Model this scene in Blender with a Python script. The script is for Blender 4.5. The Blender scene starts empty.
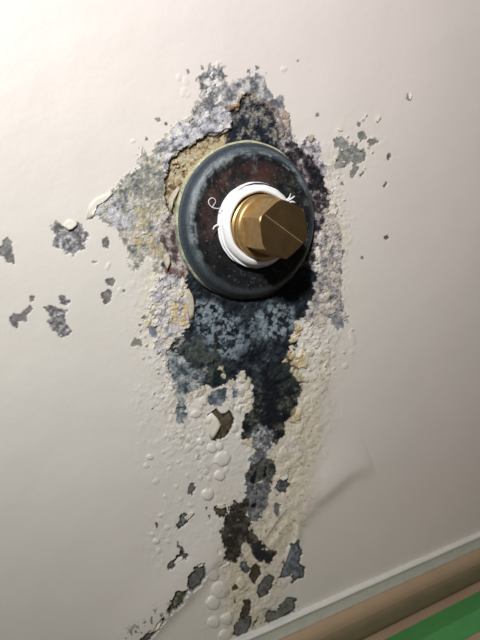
import bpy, bmesh, math, random
import numpy as np
from mathutils import Vector, Matrix

random.seed(7)
rng = np.random.default_rng(11)
SC = bpy.context.scene
COL = SC.collection

# ------------------------------------------------------------------ camera
YAW, PITCH, DIST, F = math.radians(27), math.radians(13), 0.32, 515.0
d = np.array([math.sin(YAW)*math.cos(PITCH), math.cos(YAW)*math.cos(PITCH), -math.sin(PITCH)])
r_ = np.cross(d, [0, 0, 1]); r_ /= np.linalg.norm(r_)
u_ = np.cross(r_, d)
_ro = math.radians(-1.0)
r_, u_ = r_*math.cos(_ro)+u_*math.sin(_ro), u_*math.cos(_ro)-r_*math.sin(_ro)
CAM = -DIST*d
cd = bpy.data.cameras.new('camera'); cam = bpy.data.objects.new('camera', cd); COL.objects.link(cam)
cam.matrix_world = Matrix(((r_[0], u_[0], -d[0], CAM[0]), (r_[1], u_[1], -d[1], CAM[1]),
                           (r_[2], u_[2], -d[2], CAM[2]), (0, 0, 0, 1)))
cd.sensor_fit = 'VERTICAL'; cd.sensor_height = 24.0; cd.lens = 24.0*F/640.0
cd.dof.use_dof = True; cd.dof.focus_distance = 0.30; cd.dof.aperture_fstop = 5.6
cd.clip_start = 0.005; cd.clip_end = 50
SC.camera = cam

# ------------------------------------------------------------------ world, lights, exposure
w = bpy.data.worlds.new('world'); SC.world = w; w.use_nodes = True
w.node_tree.nodes['Background'].inputs[0].default_value = (0.92, 0.96, 1.0, 1)
w.node_tree.nodes['Background'].inputs[1].default_value = 0.03

def torch(name, loc, target, radius, power, col, cone):
    l = bpy.data.lights.new(name, 'SPOT'); l.shadow_soft_size = radius; l.energy = power; l.color = col
    l.spot_size = math.radians(cone); l.spot_blend = 1.0
    o = bpy.data.objects.new(name, l); COL.objects.link(o); o.location = loc
    o.rotation_euler = (Vector(target)-Vector(loc)).to_track_quat('-Z', 'Y').to_euler()
    return o
torch('hand_torch', (-0.306, -0.443, 0.39), (-0.01, 0, 0.29), 0.02, 20.2, (1.0, 0.995, 0.98), 126)
SC.view_settings.view_transform = 'Standard'; SC.view_settings.look = 'None'
SC.view_settings.gamma = 1; SC.view_settings.exposure = 0.0
SC.view_settings.use_curve_mapping = False

# ------------------------------------------------------------------ geometry of the place: wall plane is y = 0
def to_px(X):
    X = np.atleast_2d(X)-CAM; z = X@d
    return np.c_[240+F*(X@r_)/z, 320-F*(X@u_)/z]
def to_wall(px, y0=0.0):
    px = np.atleast_2d(np.asarray(px, float))
    v = d+np.outer((px[:, 0]-240)/F, r_)-np.outer((px[:, 1]-320)/F, u_)
    t = (y0-CAM[1])/v[:, 1]
    return CAM+v*t[:, None]

# ------------------------------------------------------------------ helpers
def lin(c):
    c = np.asarray(c, float)/255.0
    return np.where(c <= 0.04045, c/12.92, ((c+0.055)/1.055)**2.4)

def tag(o, label=None, cat=None, group=None, kind=None):
    if label: o['label'] = label
    if cat: o['category'] = cat
    if group: o['group'] = group
    if kind: o['kind'] = kind
    return o

def mesh_obj(name, verts, faces, mat, parent=None, smooth=True, normals=None, cols=None, rgh=None):
    me = bpy.data.meshes.new(name)
    verts = np.asarray(verts, np.float32)
    if isinstance(faces, np.ndarray):
        n = len(faces); k = faces.shape[1]
        me.vertices.add(len(verts)); me.vertices.foreach_set('co', verts.ravel())
        me.loops.add(n*k); me.polygons.add(n)
        me.loops.foreach_set('vertex_index', faces.astype(np.int32).ravel())
        me.polygons.foreach_set('loop_start', np.arange(0, n*k, k, dtype=np.int32))
        me.update(calc_edges=True)
    else:
        me.from_pydata([tuple(v) for v in verts], [], faces); me.update()
    me.polygons.foreach_set('use_smooth', np.full(len(me.polygons), bool(smooth)))
    if cols is not None:
        a = me.color_attributes.new('col', 'FLOAT_COLOR', 'POINT')
        a.data.foreach_set('color', np.c_[cols, np.ones(len(cols))].astype(np.float32).ravel())
    if rgh is not None:
        a = me.attributes.new('rgh', 'FLOAT', 'POINT'); a.data.foreach_set('value', np.asarray(rgh, np.float32))
    if normals is not None:
        me.normals_split_custom_set_from_vertices([tuple(v) for v in normals])
    me.materials.append(mat)
    o = bpy.data.objects.new(name, me); COL.objects.link(o)
    if parent is not None: o.parent = parent
    return o

def bm_obj(name, bm, mat, parent=None, smooth=True):
    me = bpy.data.meshes.new(name); bm.normal_update(); bm.to_mesh(me); bm.free()
    for p in me.polygons: p.use_smooth = smooth
    me.materials.append(mat)
    o = bpy.data.objects.new(name, me); COL.objects.link(o)
    if parent is not None: o.parent = parent
    return o

def material(name, color=None, rough=0.5, metal=0.0, attr=False, noise=None, bump=None, spec=0.5, coat=0.0):
    """noise = (scale, low, high) multiplies the colour; bump = (scale, strength, distance)"""
    m = bpy.data.materials.new(name); m.use_nodes = True
    nt = m.node_tree; N = nt.nodes; L = nt.links
    b = N['Principled BSDF']
    b.inputs['Roughness'].default_value = rough; b.inputs['Metallic'].default_value = metal
    b.inputs['Specular IOR Level'].default_value = spec; b.inputs['Coat Weight'].default_value = coat
    tc = N.new('ShaderNodeTexCoord')
    src = None
    if attr:
        a = N.new('ShaderNodeAttribute'); a.attribute_name = 'col'; src = a.outputs['Color']
        a2 = N.new('ShaderNodeAttribute'); a2.attribute_name = 'rgh'; L.new(a2.outputs['Fac'], b.inputs['Roughness'])
    else:
        v = N.new('ShaderNodeRGB'); v.outputs[0].default_value = (*color, 1); src = v.outputs[0]
    if noise:
        nz = N.new('ShaderNodeTexNoise'); nz.inputs['Scale'].default_value = noise[0]; nz.inputs['Detail'].default_value = 5
        nz.inputs['Roughness'].default_value = 0.65
        mr = N.new('ShaderNodeMapRange'); mr.inputs[1].default_value = 0.3; mr.inputs[2].default_value = 0.7
        mr.inputs[3].default_value = noise[1]; mr.inputs[4].default_value = noise[2]
        L.new(tc.outputs['Object'], nz.inputs['Vector']); L.new(nz.outputs['Fac'], mr.inputs[0])
        mx = N.new('ShaderNodeVectorMath'); mx.operation = 'SCALE'
        L.new(src, mx.inputs[0]); L.new(mr.outputs[0], mx.inputs['Scale']); src = mx.outputs[0]
    L.new(src, b.inputs['Base Color'])
    if bump:
        nb = N.new('ShaderNodeTexNoise'); nb.inputs['Scale'].default_value = bump[0]; nb.inputs['Detail'].default_value = 4
        bp = N.new('ShaderNodeBump'); bp.inputs['Strength'].default_value = bump[1]; bp.inputs['Distance'].default_value = bump[2]
        L.new(tc.outputs['Object'], nb.inputs['Vector']); L.new(nb.outputs['Fac'], bp.inputs['Height'])
        L.new(bp.outputs[0], b.inputs['Normal'])
    return m

M_PAINT = material('cream_paint', attr=True, noise=(9, 0.975, 1.02), bump=(700, 0.10, 0.0004), spec=0.45)
M_CRUST = material('corrosion_crust', attr=True, noise=(1500, 0.62, 1.38), bump=(2200, 0.8, 0.0006), spec=0.3)
M_METAL = material('bare_metal', attr=True, noise=(1300, 0.82, 1.18), bump=(1800, 0.4, 0.0004), spec=0.4)
M_FLANGE = material('weathered_flange', attr=True, noise=(900, 0.6, 1.4), bump=(1100, 0.35, 0.0003), spec=0.5)

# ------------------------------------------------------------------ noise
TAB = rng.random((64, 256, 256))
def vnoise(x, y, s):
    T = TAB[s % 64]
    xi = np.floor(x).astype(np.int64); yi = np.floor(y).astype(np.int64)
    fx = x-xi; fy = y-yi
    fx = fx*fx*(3-2*fx); fy = fy*fy*(3-2*fy)
    a = T[xi & 255, yi & 255]; b = T[(xi+1) & 255, yi & 255]
    c = T[xi & 255, (yi+1) & 255]; e = T[(xi+1) & 255, (yi+1) & 255]
    return (a*(1-fx)+b*fx)*(1-fy)+(c*(1-fx)+e*fx)*fy
def fbm(x, y, size, s, octs=4, gain=0.55):
    v = 0; a = 1; t = 0
    for k in range(octs):
        f = 2.03**k/size
        v = v+a*vnoise(x*f+17.3*k, y*f+9.1*k, s+k); t += a; a *= gain
    return v/t
def sharpen(n, k=1.9):
    return np.clip((n-0.5)*k+0.5, 0, 1)
def worley(x, y, size, s):
    T1, T2, T3 = TAB[s % 64], TAB[(s+1) % 64], TAB[(s+2) % 64]
    X = x/size; Y = y/size
    xi = np.floor(X).astype(np.int64); yi = np.floor(Y).astype(np.int64)
    best = np.full(X.shape, 9.0); rid = np.zeros(X.shape)
    for i in (-1, 0, 1):
        for j in (-1, 0, 1):
            cx = (xi+i) & 255; cy = (yi+j) & 255
            dd = np.hypot(xi+i+T1[cx, cy]-X, yi+j+T2[cx, cy]-Y)
            m = dd < best
            best = np.where(m, dd, best); rid = np.where(m, T3[cx, cy], rid)
    return best, rid
def smooth(e0, e1, x):
    t = np.clip((x-e0)/(e1-e0), 0, 1); return t*t*(3-2*t)

def poly_sd(px, py, poly, margin=12):
    """signed distance (positive inside), -99 far away"""
    P = np.asarray(poly, float)
    out = np.full(px.shape, -99.0)
    m = (px > P[:, 0].min()-margin) & (px < P[:, 0].max()+margin) & (py > P[:, 1].min()-margin) & (py < P[:, 1].max()+margin)
    x = px[m]; y = py[m]
    if not len(x): return out
    best = np.full(x.shape, 1e9); ins = np.zeros(x.shape, bool)
    for i in range(len(P)):
        ax, ay = P[i]; bx, by = P[(i+1) % len(P)]
        ex, ey = bx-ax, by-ay
        t = np.clip(((x-ax)*ex+(y-ay)*ey)/(ex*ex+ey*ey+1e-9), 0, 1)
        best = np.minimum(best, (x-ax-t*ex)**2+(y-ay-t*ey)**2)
        c = (ay > y) != (by > y)
        with np.errstate(divide='ignore', invalid='ignore'):
            ins ^= c & (x < ex*(y-ay)/(ey if ey else 1e-9)+ax)
    dd = np.sqrt(best)
    out[m] = np.where(ins, dd, -dd)
    return out
def line_d(px, py, pts, margin=30):
    """distance to a polyline and side (+ = left of travel)"""
    P = np.asarray(pts, float)
    best = np.full(px.shape, 99.0); side = np.zeros(px.shape); along = np.zeros(px.shape)
    m = (px > P[:, 0].min()-margin) & (px < P[:, 0].max()+margin) & (py > P[:, 1].min()-margin) & (py < P[:, 1].max()+margin)
    x = px[m]; y = py[m]; b = np.full(x.shape, 99.0); sd = np.zeros(x.shape); al = np.zeros(x.shape)
    for i in range(len(P)-1):
        ax, ay = P[i]; bx, by = P[i+1]; ex, ey = bx-ax, by-ay
        t = np.clip(((x-ax)*ex+(y-ay)*ey)/(ex*ex+ey*ey+1e-9), 0, 1)
        dd = np.hypot(x-ax-t*ex, y-ay-t*ey); k = dd < b
        b = np.where(k, dd, b); sd = np.where(k, np.sign(ex*(y-ay)-ey*(x-ax)), sd); al = np.where(k, (i+t)/(len(P)-1), al)
    best[m] = b; side[m] = sd; along[m] = al
    return best, side, along

# ------------------------------------------------------------------ the wall as a height field
LEDGE = to_wall([[440, 552.6]], -0.0036)[0][2]-0.0014            # height of the bottom seam
def lines(a, b, da, db, step, coarse, n_side):
    """dense between da and db, coarser outside"""
    mid = np.arange(da, db, step)
    lo = da-np.arange(1, int((da-a)/coarse)+2)[::-1]*coarse
    hi = mid[-1]+np.arange(1, int((b-mid[-1])/coarse)+2)*coarse
    return np.r_[lo, mid, hi]
xa = to_wall([[-2, 320]])[0][0]; xb = to_wall([[104, 320]])[0][0]; xc = to_wall([[392, 320]])[0][0]
step = 0.00042
gx = np.r_[lines(-0.36, xb, xa, xb, 0.00055, 0.003, 0)[:], []]
gx = gx[gx < xb-0.0003]
gx = np.r_[gx, np.arange(xb, xc, step)]
gx = np.r_[gx, gx[-1]+np.arange(1, int((0.42-gx[-1])/0.0013))*0.0013]
zt = to_wall([[240, 48]])[0][2]
gz = np.r_[np.arange(LEDGE, zt, step), []]
gz = np.r_[gz, gz[-1]+np.arange(1, int((0.34-gz[-1])/0.0014))*0.0014]
NX, NZ = len(gx), len(gz)
GX, GZ = np.meshgrid(gx, gz, indexing='ij')
W3 = np.c_[GX.ravel(), np.zeros(NX*NZ), GZ.ravel()]
pp = to_px(W3)
PX = pp[:, 0]; PY = pp[:, 1]
MM = 0.001
H = np.zeros(NX*NZ)                            # height out of the wall, metres
REG = np.zeros(NX*NZ, np.int32)                # part id per vertex, 0 = the paint itself

n_big = fbm(PX, PY, 90, 1, 3)
n_mid = fbm(PX, PY, 14, 5, 4)
n_fin = fbm(PX, PY, 4.0, 9, 3)
WX1 = (fbm(PX, PY, 9, 14, 4, 0.62)-0.5); WY1 = (fbm(PX, PY, 9, 19, 4, 0.62)-0.5)
WFX = fbm(PX, PY, 2.8, 45, 3, 0.6)-0.5; WFY = fbm(PX, PY, 2.8, 52, 3, 0.6)-0.5
FRG = fbm(PX, PY, 5.5, 57, 4, 0.7)-0.5
w1, wid1 = worley(PX+6*WX1, PY+6*WY1, 6.5, 24)
w2, wid2 = worley(PX+4*WX1, PY+4*WY1, 3.4, 28)

# --- colour of the paint
base = lin([226, 221, 213])
pink = lin([229, 219, 210])
yel = lin([216, 206, 176])
C = base[None, :]*np.ones((NX*NZ, 1))
def mixc(mask, col):
    global C
    C = C*(1-mask[:, None])+np.asarray(col)*mask[:, None]
mixc(smooth(240, 480, PX)*0.8, pink)
mixc(smooth(320, 0, PY)*0.6, lin([229, 216, 213]))
R = np.full(NX*NZ, 0.42)

# --- gentle relief of the sheet
H += (n_big-0.5)*1.2*MM
H += (fbm(PX, PY, 7, 33, 3)-0.5)*0.10*MM

# --- fold lines in the sheet (dent running through the bottom of the streak)
def fold(pts, amp, wid, sgn, nar=3.2):
    global H
    dd, sd, al = line_d(PX, PY, pts, 45)
    s = dd*sd*sgn
    f = np.sin(np.clip(al, 0, 1)*math.pi)**0.6
    H += f*amp*MM*np.where(s > 0, np.exp(-0.5*(s/wid)**2), np.exp(-0.5*(s/nar)**2))
fold([(100, 668), (140, 640), (158, 620), (186, 592), (205, 568), (222, 548), (240, 530)], 3.0, 20, -1, 6.5)
fold([(298, 524), (312, 500), (328, 487), (346, 472), (372, 462)], 3.0, 14, -1, 7)
fold([(292, 556), (296, 538), (298, 520), (292, 512)], 1.3, 4, 1, 1.6)
fold([(268, 548), (280, 532), (290, 515)], 1.3, 4, 1, 1.6)
fold([(262, 541), (276, 520), (286, 508)], 1.1, 3, -1, 1.4)

# --- paint lifted by the corrosion creeping below it
LUMPZ = [(128, 262), (118, 300), (122, 345), (128, 400), (132, 450), (146, 500), (140, 560), (165, 590), (196, 600), (205, 645), (262, 645), (300, 610),
         (308, 560), (318, 510), (334, 450), (345, 400), (352, 340), (352, 260), (358, 210), (350, 175), (392, 160), (380, 118), (340, 118), (322, 150), (250, 180), (180, 200)]
lz = poly_sd(PX+14*WX1, PY+14*WY1, LUMPZ, 30)
lz = smooth(-9, 14, lz)
NEARZ = [(150, 270), (140, 330), (160, 380), (172, 440), (215, 480), (222, 560), (230, 640), (275, 640), (280, 560), (300, 520), (312, 450), (324, 400), (334, 330), (345, 240), (335, 160), (240, 150), (170, 200)]
nz_ = smooth(-15, 10, poly_sd(PX+12*WX1, PY+12*WY1, NEARZ, 30))
nz_ = nz_*(1-0.75*smooth(-4, 5, poly_sd(PX+10*WX1, PY+10*WY1, [(206, 412), (232, 408), (246, 425), (246, 470), (240, 500), (224, 540), (206, 560), (196, 540), (204, 500), (206, 460)], 14)))
patchy = smooth(0.42, 0.62, fbm(PX, PY, 22, 40, 3))
lump = np.clip(1-w1*1.25, 0, 1)**0.8*(wid1 > 0.45)
lump2 = np.clip(1-w2*1.2, 0, 1)*(wid2 > 0.5)
H += lz*(0.35+0.65*patchy)*(0.22*lump*(wid1 > 0.62)+0.12*lump2)*MM
H += nz_*((n_mid-0.45)*1.9+0.22*lump*(wid1 > .6)+0.18*lump2+(n_fin-.5)*.35)*MM
mixc(nz_*smooth(0.35, 0.7, fbm(PX, PY, 26, 44, 3))*0.45, yel)
RB = [(268, 405), (262, 520), (228, 560), (225, 640), (275, 640), (285, 560), (312, 510), (322, 440), (330, 380), (300, 380)]
mixc(smooth(-8, 8, poly_sd(PX+12*WX1, PY+12*WY1, RB, 20))*0.26, lin([206, 190, 152]))
R += lz*0.03

# dirt speckle on the paint close to the streak
sp = fbm(PX, PY, 2.6, 50, 2)
mixc(nz_*smooth(0.74, 0.80, sp)*0.55, lin([92, 84, 70]))

parts = []      # (name, label, material)
def new_part(name, label=None, mat=None):
    parts.append((name, label, mat)); return len(parts)

# --- blisters: smooth bubbles of paint, each one a part
BL = [(200, 442, 3.6, 3.6), (212, 448, 4.8, 4.8), (219.5, 446.5, 3.8, 3.6), (222, 459, 9, 7.6), (219.5, 475.5, 5.2, 5), (226.5, 469.5, 3, 3),
      (206, 472, 2.7, 2.7), (210, 479, 2.3, 2.3), (201, 478, 2.7, 2.7), (187.5, 475.5, 2.2, 2.6), (234, 427.5, 4.2, 4.2), (239, 436, 2.8, 3),
      (166, 436, 2.6, 2.6), (225, 437.5, 2.7, 2.2), (208, 494.5, 6, 6), (210, 524.5, 3.1, 3.1), (217.5, 550, 2.1, 2.6), (191, 505, 2.5, 2.2),
      (156, 542, 3.7, 3.2), (152.5, 534, 2.1, 2), (226, 499, 2, 2), (213, 575, 5.5, 6), (220, 590, 9, 8), (213, 603, 7, 7), (214, 622, 6, 5.6),
      (227, 619, 6.5, 6), (225, 635, 6.5, 5.5), (241, 583, 5, 6), (230, 597, 2.4, 2.2), (282, 585, 5.5, 4), (254, 592, 2.6, 2.2),
      (267, 601, 2.2, 2.2), (271, 596, 2.2, 2.2), (258, 609, 3.5, 3.2), (236, 602, 2.4, 2.4), (262, 616, 2.3, 2.1), (256, 619, 2.4, 2.2),
      (207, 421, 4.2, 3.2), (196, 414, 5.5, 4.2), (203, 401, 4.5, 4), (189, 437, 3, 3), (189, 447, 3, 3), (198, 458, 3, 2.6), (150, 457, 3.4, 3),
      (146, 466, 2.8, 2.6), (157, 480, 2.6, 2.2), (163, 452, 2.4, 2.2), (199, 390, 5, 3.6), (155, 482, 3, 2.2), (210, 433, 2.8, 2.2),
      (300, 429, 4.2, 5), (294, 441, 4.5, 4), (284, 452, 4, 5), (307, 418, 3, 3.4), (288, 466, 4, 3.4), (298, 456, 3.5, 3.2), (282, 471, 3.8, 3.2),
      (302, 470, 5, 4.6), (296, 482, 4.2, 4), (306, 484, 4, 3.4), (291, 494, 4.6, 3.6), (300, 503, 4, 3.4), (284, 500, 3.4, 3.4), (310, 444, 3.4, 4),
      (312, 459, 3, 3.4), (300, 412, 3, 3.6), (307, 400, 3, 3), (312, 411, 2.6, 2.6), (318, 428, 2.6, 3), (178, 462, 2.5, 2.3), (170, 469, 2.4, 2.2),
      (176, 487, 2.5, 2.1), (165, 497, 2.3, 2.1), (181, 499, 2.1, 2), (160, 516, 2.6, 2.4), (167, 528, 2.8, 2.4), (159, 551, 2.6, 2.4), (168, 541, 2.6, 2.2),
      (352, 338, 3, 8), (351, 352, 2.5, 2.5), (345, 366, 3.2, 2.6), (328, 372, 3, 2.6), (333, 355, 2.8, 3), (322, 390, 3, 2.8),
      (186, 60.5+20, 3.2, 5), (179, 77, 3, 3.4), (184, 92, 3, 5), (188, 95, 2.4, 3.4), (284, 69, 3, 2.6), (133, 141, 3, 2.2), (120, 290, 2.4, 3), (108, 266, 2.4, 4.2)]
BL_start = len(parts)+1
blv = np.zeros(NX*NZ)
for i, (bx, by, rx, ry) in enumerate(BL):
    m = (np.abs(PX-bx) < rx*2.0) & (np.abs(PY-by) < ry*2.0)
    ang = math.radians(random.uniform(-25, 25))
    dx = PX[m]-bx+3*WX1[m]; dy = PY[m]-by+3*WY1[m]
    x = (dx*math.cos(ang)+dy*math.sin(ang))/rx; y = (-dx*math.sin(ang)+dy*math.cos(ang))/ry
    q = np.hypot(x, y)
    hh = np.sqrt(np.clip(1-(q/1.06)**2, 0, 1))*smooth(1.12, 0.85, q)
    amp = min(0.55*min(rx, ry)*0.5, 1.7)*MM*(0.2 if by < 150 else 0.6 if bx > 275 else 1 if by > 560 else 0.9 if rx > 3.3 else .6)
    H[m] = H[m]*(1-0.5*hh)+hh*amp
    pid = new_part('paint_blister', None, M_PAINT)
    mm = np.where(m)[0][q < 1.0]
    REG[mm] = pid
print('blisters', len(BL))

# --- zones where the paint is gone
def zone(pid, poly, stops, h0, amp, warp=3.0, nsize=7.0, seed=60, edge=None, soft=0.7, rough=0.75, lumpy=0.4, k=2.6, ew=1.4, relief=4.0, frag=None, grow=0.0):
    """paint one corroded zone: stops = colours along a noise ramp; h0, amp in mm; edge = (colour, width px) rim tint"""
    global H, C
    if frag is None: frag = 2.0+warp*2.8
    sd = poly_sd(PX+warp*2.2*WX1+(2.4+warp*1.2)*WFX, PY+warp*2.2*WY1+(2.4+warp*1.2)*WFY, poly, 14)
    sd = sd+frag*FRG*smooth(6, 0, np.abs(sd)/(0.6+warp*.35))
    sd = sd+grow
    m = sd > -4
    s = sd[m]
    mask = smooth(-soft*0.5, soft*0.5, s)
    x, y = PX[m], PY[m]
    n = sharpen(fbm(x, y, nsize, seed, 4, 0.7), k)
    st = np.array([lin(c) for c in stops]); q = n*(len(st)-1); i = np.clip(q.astype(int), 0, len(st)-2); f = (q-i)[:, None]
    col = st[i]*(1-f)+st[i+1]*f
    if edge is not None:
        e = (1-smooth(edge[1]*0.4, edge[1], s))[:, None]*0.9
        col = col*(1-e)+lin(edge[0])*e
    hz = h0+amp*((fbm(x, y, relief, seed+7, 4, 0.65)-0.5)*2+lumpy*(np.clip(1-w1[m]*1.2, 0, 1)*(wid1[m] > .4)+0.5*np.clip(1-w2[m], 0, 1)))
    wide = smooth(-ew*0.5, ew*0.5, s)
    H[m] = H[m]*(1-wide)+hz*MM*wide
    C[m] = C[m]*(1-mask[:, None])+col*mask[:, None]
    R[m] = R[m]*(1-mask)+rough*mask
    idx = np.where(m)[0][mask > 0.5]
    REG[idx] = pid
    return sd

G1 = (150, 150, 156); G2 = (118, 118, 122); G3 = (88, 88, 92); LIL = (206, 205, 211); LIL2 = (178, 180, 196); CRM = (222, 214, 196)
OCH = (196, 172, 122); OCH2 = (160, 132, 88); NAVY = (16, 22, 32); NAVY2 = (32, 44, 58); PBL = (128, 152, 172); PBL2 = (84, 104, 122); DG = (50, 60, 58)
RUST = (96, 66, 42); BRN = (74, 62, 50)

# upper field of bare grey metal
p_up = new_part('bare_metal_patch', 'mottled grey bare metal above the flange', M_METAL)
UP = [(172, 128), (180, 117), (190, 119), (194, 105), (204, 101), (201, 88), (195, 78), (203, 74), (209, 62), (214, 66), (218, 60), (224, 67), (226, 81),
      (231, 80), (241, 79), (248, 75), (258, 72), (266, 78), (269, 90), (275, 96), (284, 96), (286, 106), (290, 114), (291, 128), (298, 148), (250, 160), (190, 160)]
zone(p_up, UP, [(92, 92, 98), G2, (140, 139, 141), (160, 158, 158), (196, 192, 190)], -0.35, 0.35, 2.8, 4.5, 60, k=3.2, edge=((186, 180, 172), 1.6), relief=3)
# small leftovers of paint inside it
for (x, y, rx, ry) in [(218, 66, 2.8, 5), (208, 82, 3, 4), (218, 82, 3, 5), (219, 101, 2.4, 3.5), (206, 92, 2.6, 2), (212, 74, 2, 2)]:
    q = np.hypot((PX-x+14*WX1+6*WFX)/rx, (PY-y+14*WY1+6*WFY)/ry); m = q < 1.1
    f = smooth(1.1, 0.75, q[m]); H[m] = H[m]*(1-f)+0.1*MM*f; C[m] = C[m]*(1-f[:, None])+base*f[:, None]; R[m] = 0.45
    REG[np.where(m)[0][f > .5]] = 0
# ochre/yellow mottling in the right of the field
p_tip = p_up
# left field: grey-green crust with yellow salts
p_left = new_part('mineral_crust', 'grey and yellowish mineral crust left of the flange', M_CRUST)
LEFT = [(186, 118), (172, 127), (166, 136), (158, 140), (153, 148), (150, 158), (145, 152), (140, 147), (139, 158), (137, 167), (127, 176), (115, 189), (106, 202), (96, 206), (92, 214), (98, 222), (107, 221),
        (115, 231), (121, 240), (127, 253), (131, 270), (141, 267), (147, 255), (156, 258), (156, 275), (200, 290), (210, 150), (205, 128)]
zone(p_left, LEFT, [(104, 106, 112), (140, 141, 140), (160, 160, 152), (190, 184, 158), (204, 200, 196), LIL], -0.15, 0.6, 3.4, 6, 64, edge=((178, 172, 156), 2.2), lumpy=0.6, relief=2.6)
def tint(poly, col, amt, seed, size=10, lo=0.4, hi=0.6, soft=6, warp=5):
    sd = poly_sd(PX+warp*2.2*WX1, PY+warp*2.2*WY1, poly, 14)
    f = smooth(-soft, soft, sd)*smooth(lo, hi, fbm(PX, PY, size, seed, 4, 0.65))*amt*(REG > BL_end)
    mixc(f, lin(col))
BL_end = BL_start+len(BL)-1
tint([(130, 205), (150, 195), (185, 160), (185, 255), (165, 262), (125, 240)], (200, 180, 134), 0.6, 70, 6)
tint([(90, 203), (112, 196), (135, 215), (130, 235), (100, 226)], (204, 203, 210), 0.8, 73, 5, .4, .52)
tint([(128, 180), (160, 160), (170, 200), (145, 215), (118, 200)], (128, 130, 126), 0.8, 76, 7, .35, .55)
tint([(150, 215), (180, 195), (178, 240), (155, 245)], (214, 206, 204), 0.7, 79, 6)
# purple-grey rim close to the flange
p_rim = new_part('oxide_crust', 'dark purple-grey oxide hugging the flange at left', M_CRUST)
zone(p_rim, [(166, 216), (172, 200), (190, 190), (200, 290), (186, 286), (176, 278), (168, 276), (162, 270), (164, 250), (160, 240)], [(70, 58, 58), (96, 84, 84), (128, 112, 108), (176, 164, 160), (202, 190, 184)], 0.0, 0.4, 3, 6, 82, soft=1.5)
tint([(164, 268), (184, 268), (186, 284), (168, 282)], (98, 62, 54), 0.8, 83, 5, .3, .5, 3)
# upper lilac crust ledge
p_lil = new_part('lilac_crust', 'whitish lilac crust with a broken lower edge, upper left of the flange', M_CRUST)
LILP = [(160, 150), (158, 142), (168, 136), (174, 126), (181, 118), (188, 124), (196, 112), (204, 106), (214, 116), (222, 108), (229, 112), (232, 122), (230, 129), (218, 133), (207, 134), (199, 139), (190, 145), (180, 150), (170, 160), (166, 176), (160, 168)]
zone(p_lil, LILP, [(104, 104, 110), (146, 146, 152), (186, 184, 188), (210, 207, 210), (224, 220, 216)], 0.5, 0.6, 2.0, 6, 86, edge=((170, 158, 142), 1.5), lumpy=1.0, ew=1.0, relief=3)
# recess with ochre rubble, left of and above the flange
p_rec = new_part('rust_pit', 'ochre rubble in the pit above and left of the flange', M_CRUST)
REC = [(164, 196), (166, 178), (170, 162), (180, 151), (190, 146), (199, 141), (207, 136), (219, 134), (231, 130), (240, 134), (240, 160), (200, 176), (186, 210), (176, 216), (170, 212)]
zone(p_rec, REC, [(104, 86, 62), (156, 134, 104), (184, 166, 132), (196, 178, 142), (176, 168, 156), (206, 194, 168)], -1.5, 0.6, 1.4, 4, 90, edge=((56, 44, 32), 3.6), lumpy=0.5, ew=0.9, relief=2.6)  # edge tint: rust brown, widened to paint the shade under the crust ledge
# arch-shaped recess with navy stains
p_arch = new_part('blue_black_pit', 'blue-black stained pit with rusty rim above the flange', M_CRUST)
ARCH = [(229, 132), (232, 124), (231, 112), (239, 109), (241, 101), (247, 95), (252, 97), (257, 104), (266, 107), (274, 113), (277, 122), (279, 136), (288, 146), (300, 154), (316, 176), (300, 190), (240, 165), (226, 150)]
zone(p_arch, ARCH, [(20, 24, 34), (36, 44, 60), (92, 94, 98), (132, 128, 120), (158, 150, 134)], -1.6, 0.6, 1.6, 4, 94, edge=((62, 46, 34), 2.8), lumpy=0.9, ew=0.9)  # edge tint: rust with the shadow below the rim painted in
tint([(228, 128), (240, 120), (268, 124), (280, 150), (250, 150), (228, 150)], (20, 26, 40), 0.95, 98, 6, .36, .5, 3, 3)
# rusty overhanging rims of the pits
def rim(pts, wid, h, col, seed):
    dd, sd, al = line_d(PX+6*WX1, PY+6*WY1, pts, 10)
    f = smooth(wid, wid*0.5, dd)
    n = fbm(PX, PY, 4, seed, 3)
    H[:] = H+f*h*MM*(0.3+1.2*n)
    mixc(f*smooth(0.3, 0.55, n)*0.9, lin(col))
rim([(231, 108), (238, 106), (239, 99), (246, 92), (253, 94), (258, 101), (267, 103), (276, 110), (280, 121), (282, 134)], 2.2, 0.9, (138, 114, 90), 101)
rim([(283, 116), (288, 118), (289, 130), (285, 138)], 2.4, 0.7, (156, 134, 118), 104)
rim([(229, 113), (233, 110), (237, 108)], 2.4, 0.6, (160, 130, 98), 107)
# right side of the flange
p_rdark = new_part('oxide_crust', 'near-black oxide hugging the flange at right', M_CRUST)
RD = [(282, 140), (290, 138), (300, 147), (308, 153), (318, 164), (323, 176), (326, 188), (329, 194), (328, 210), (324, 224), (318, 240), (316, 262), (313, 284), (309, 300), (290, 290), (290, 170)]
zone(p_rdark, RD, [(18, 20, 28), (38, 36, 42), (64, 56, 58), (110, 100, 104), (176, 166, 168)], 0.1, 0.5, 2.2, 6, 110, soft=1.6)
p_rlil = new_part('mineral_crust', 'pinkish lilac flaky crust right of the flange', M_CRUST)
RL = [(326, 216), (334, 214), (338, 226), (341, 244), (340, 275), (342, 300), (346, 316), (344, 328), (332, 326), (326, 318), (316, 326), (306, 322), (302, 316), (309, 300), (314, 284), (317, 262), (319, 240)]
zone(p_rlil, RL, [(110, 108, 112), (154, 149, 151), (188, 180, 178), (212, 202, 190), (222, 214, 204)], 0.35, 0.7, 3.4, 5, 114, soft=2, lumpy=1.2)
p_rl2 = new_part('mineral_crust', 'pale lilac salt speckle at the upper right rim', M_CRUST)
zone(p_rl2, [(300, 145), (306, 138), (312, 136), (318, 142), (322, 158), (326, 176), (320, 172), (314, 158), (306, 152)], [(92, 84, 96), (150, 142, 152), (196, 188, 196), (222, 212, 208)], 0.3, 0.5, 3, 4, 117, soft=2)
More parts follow.
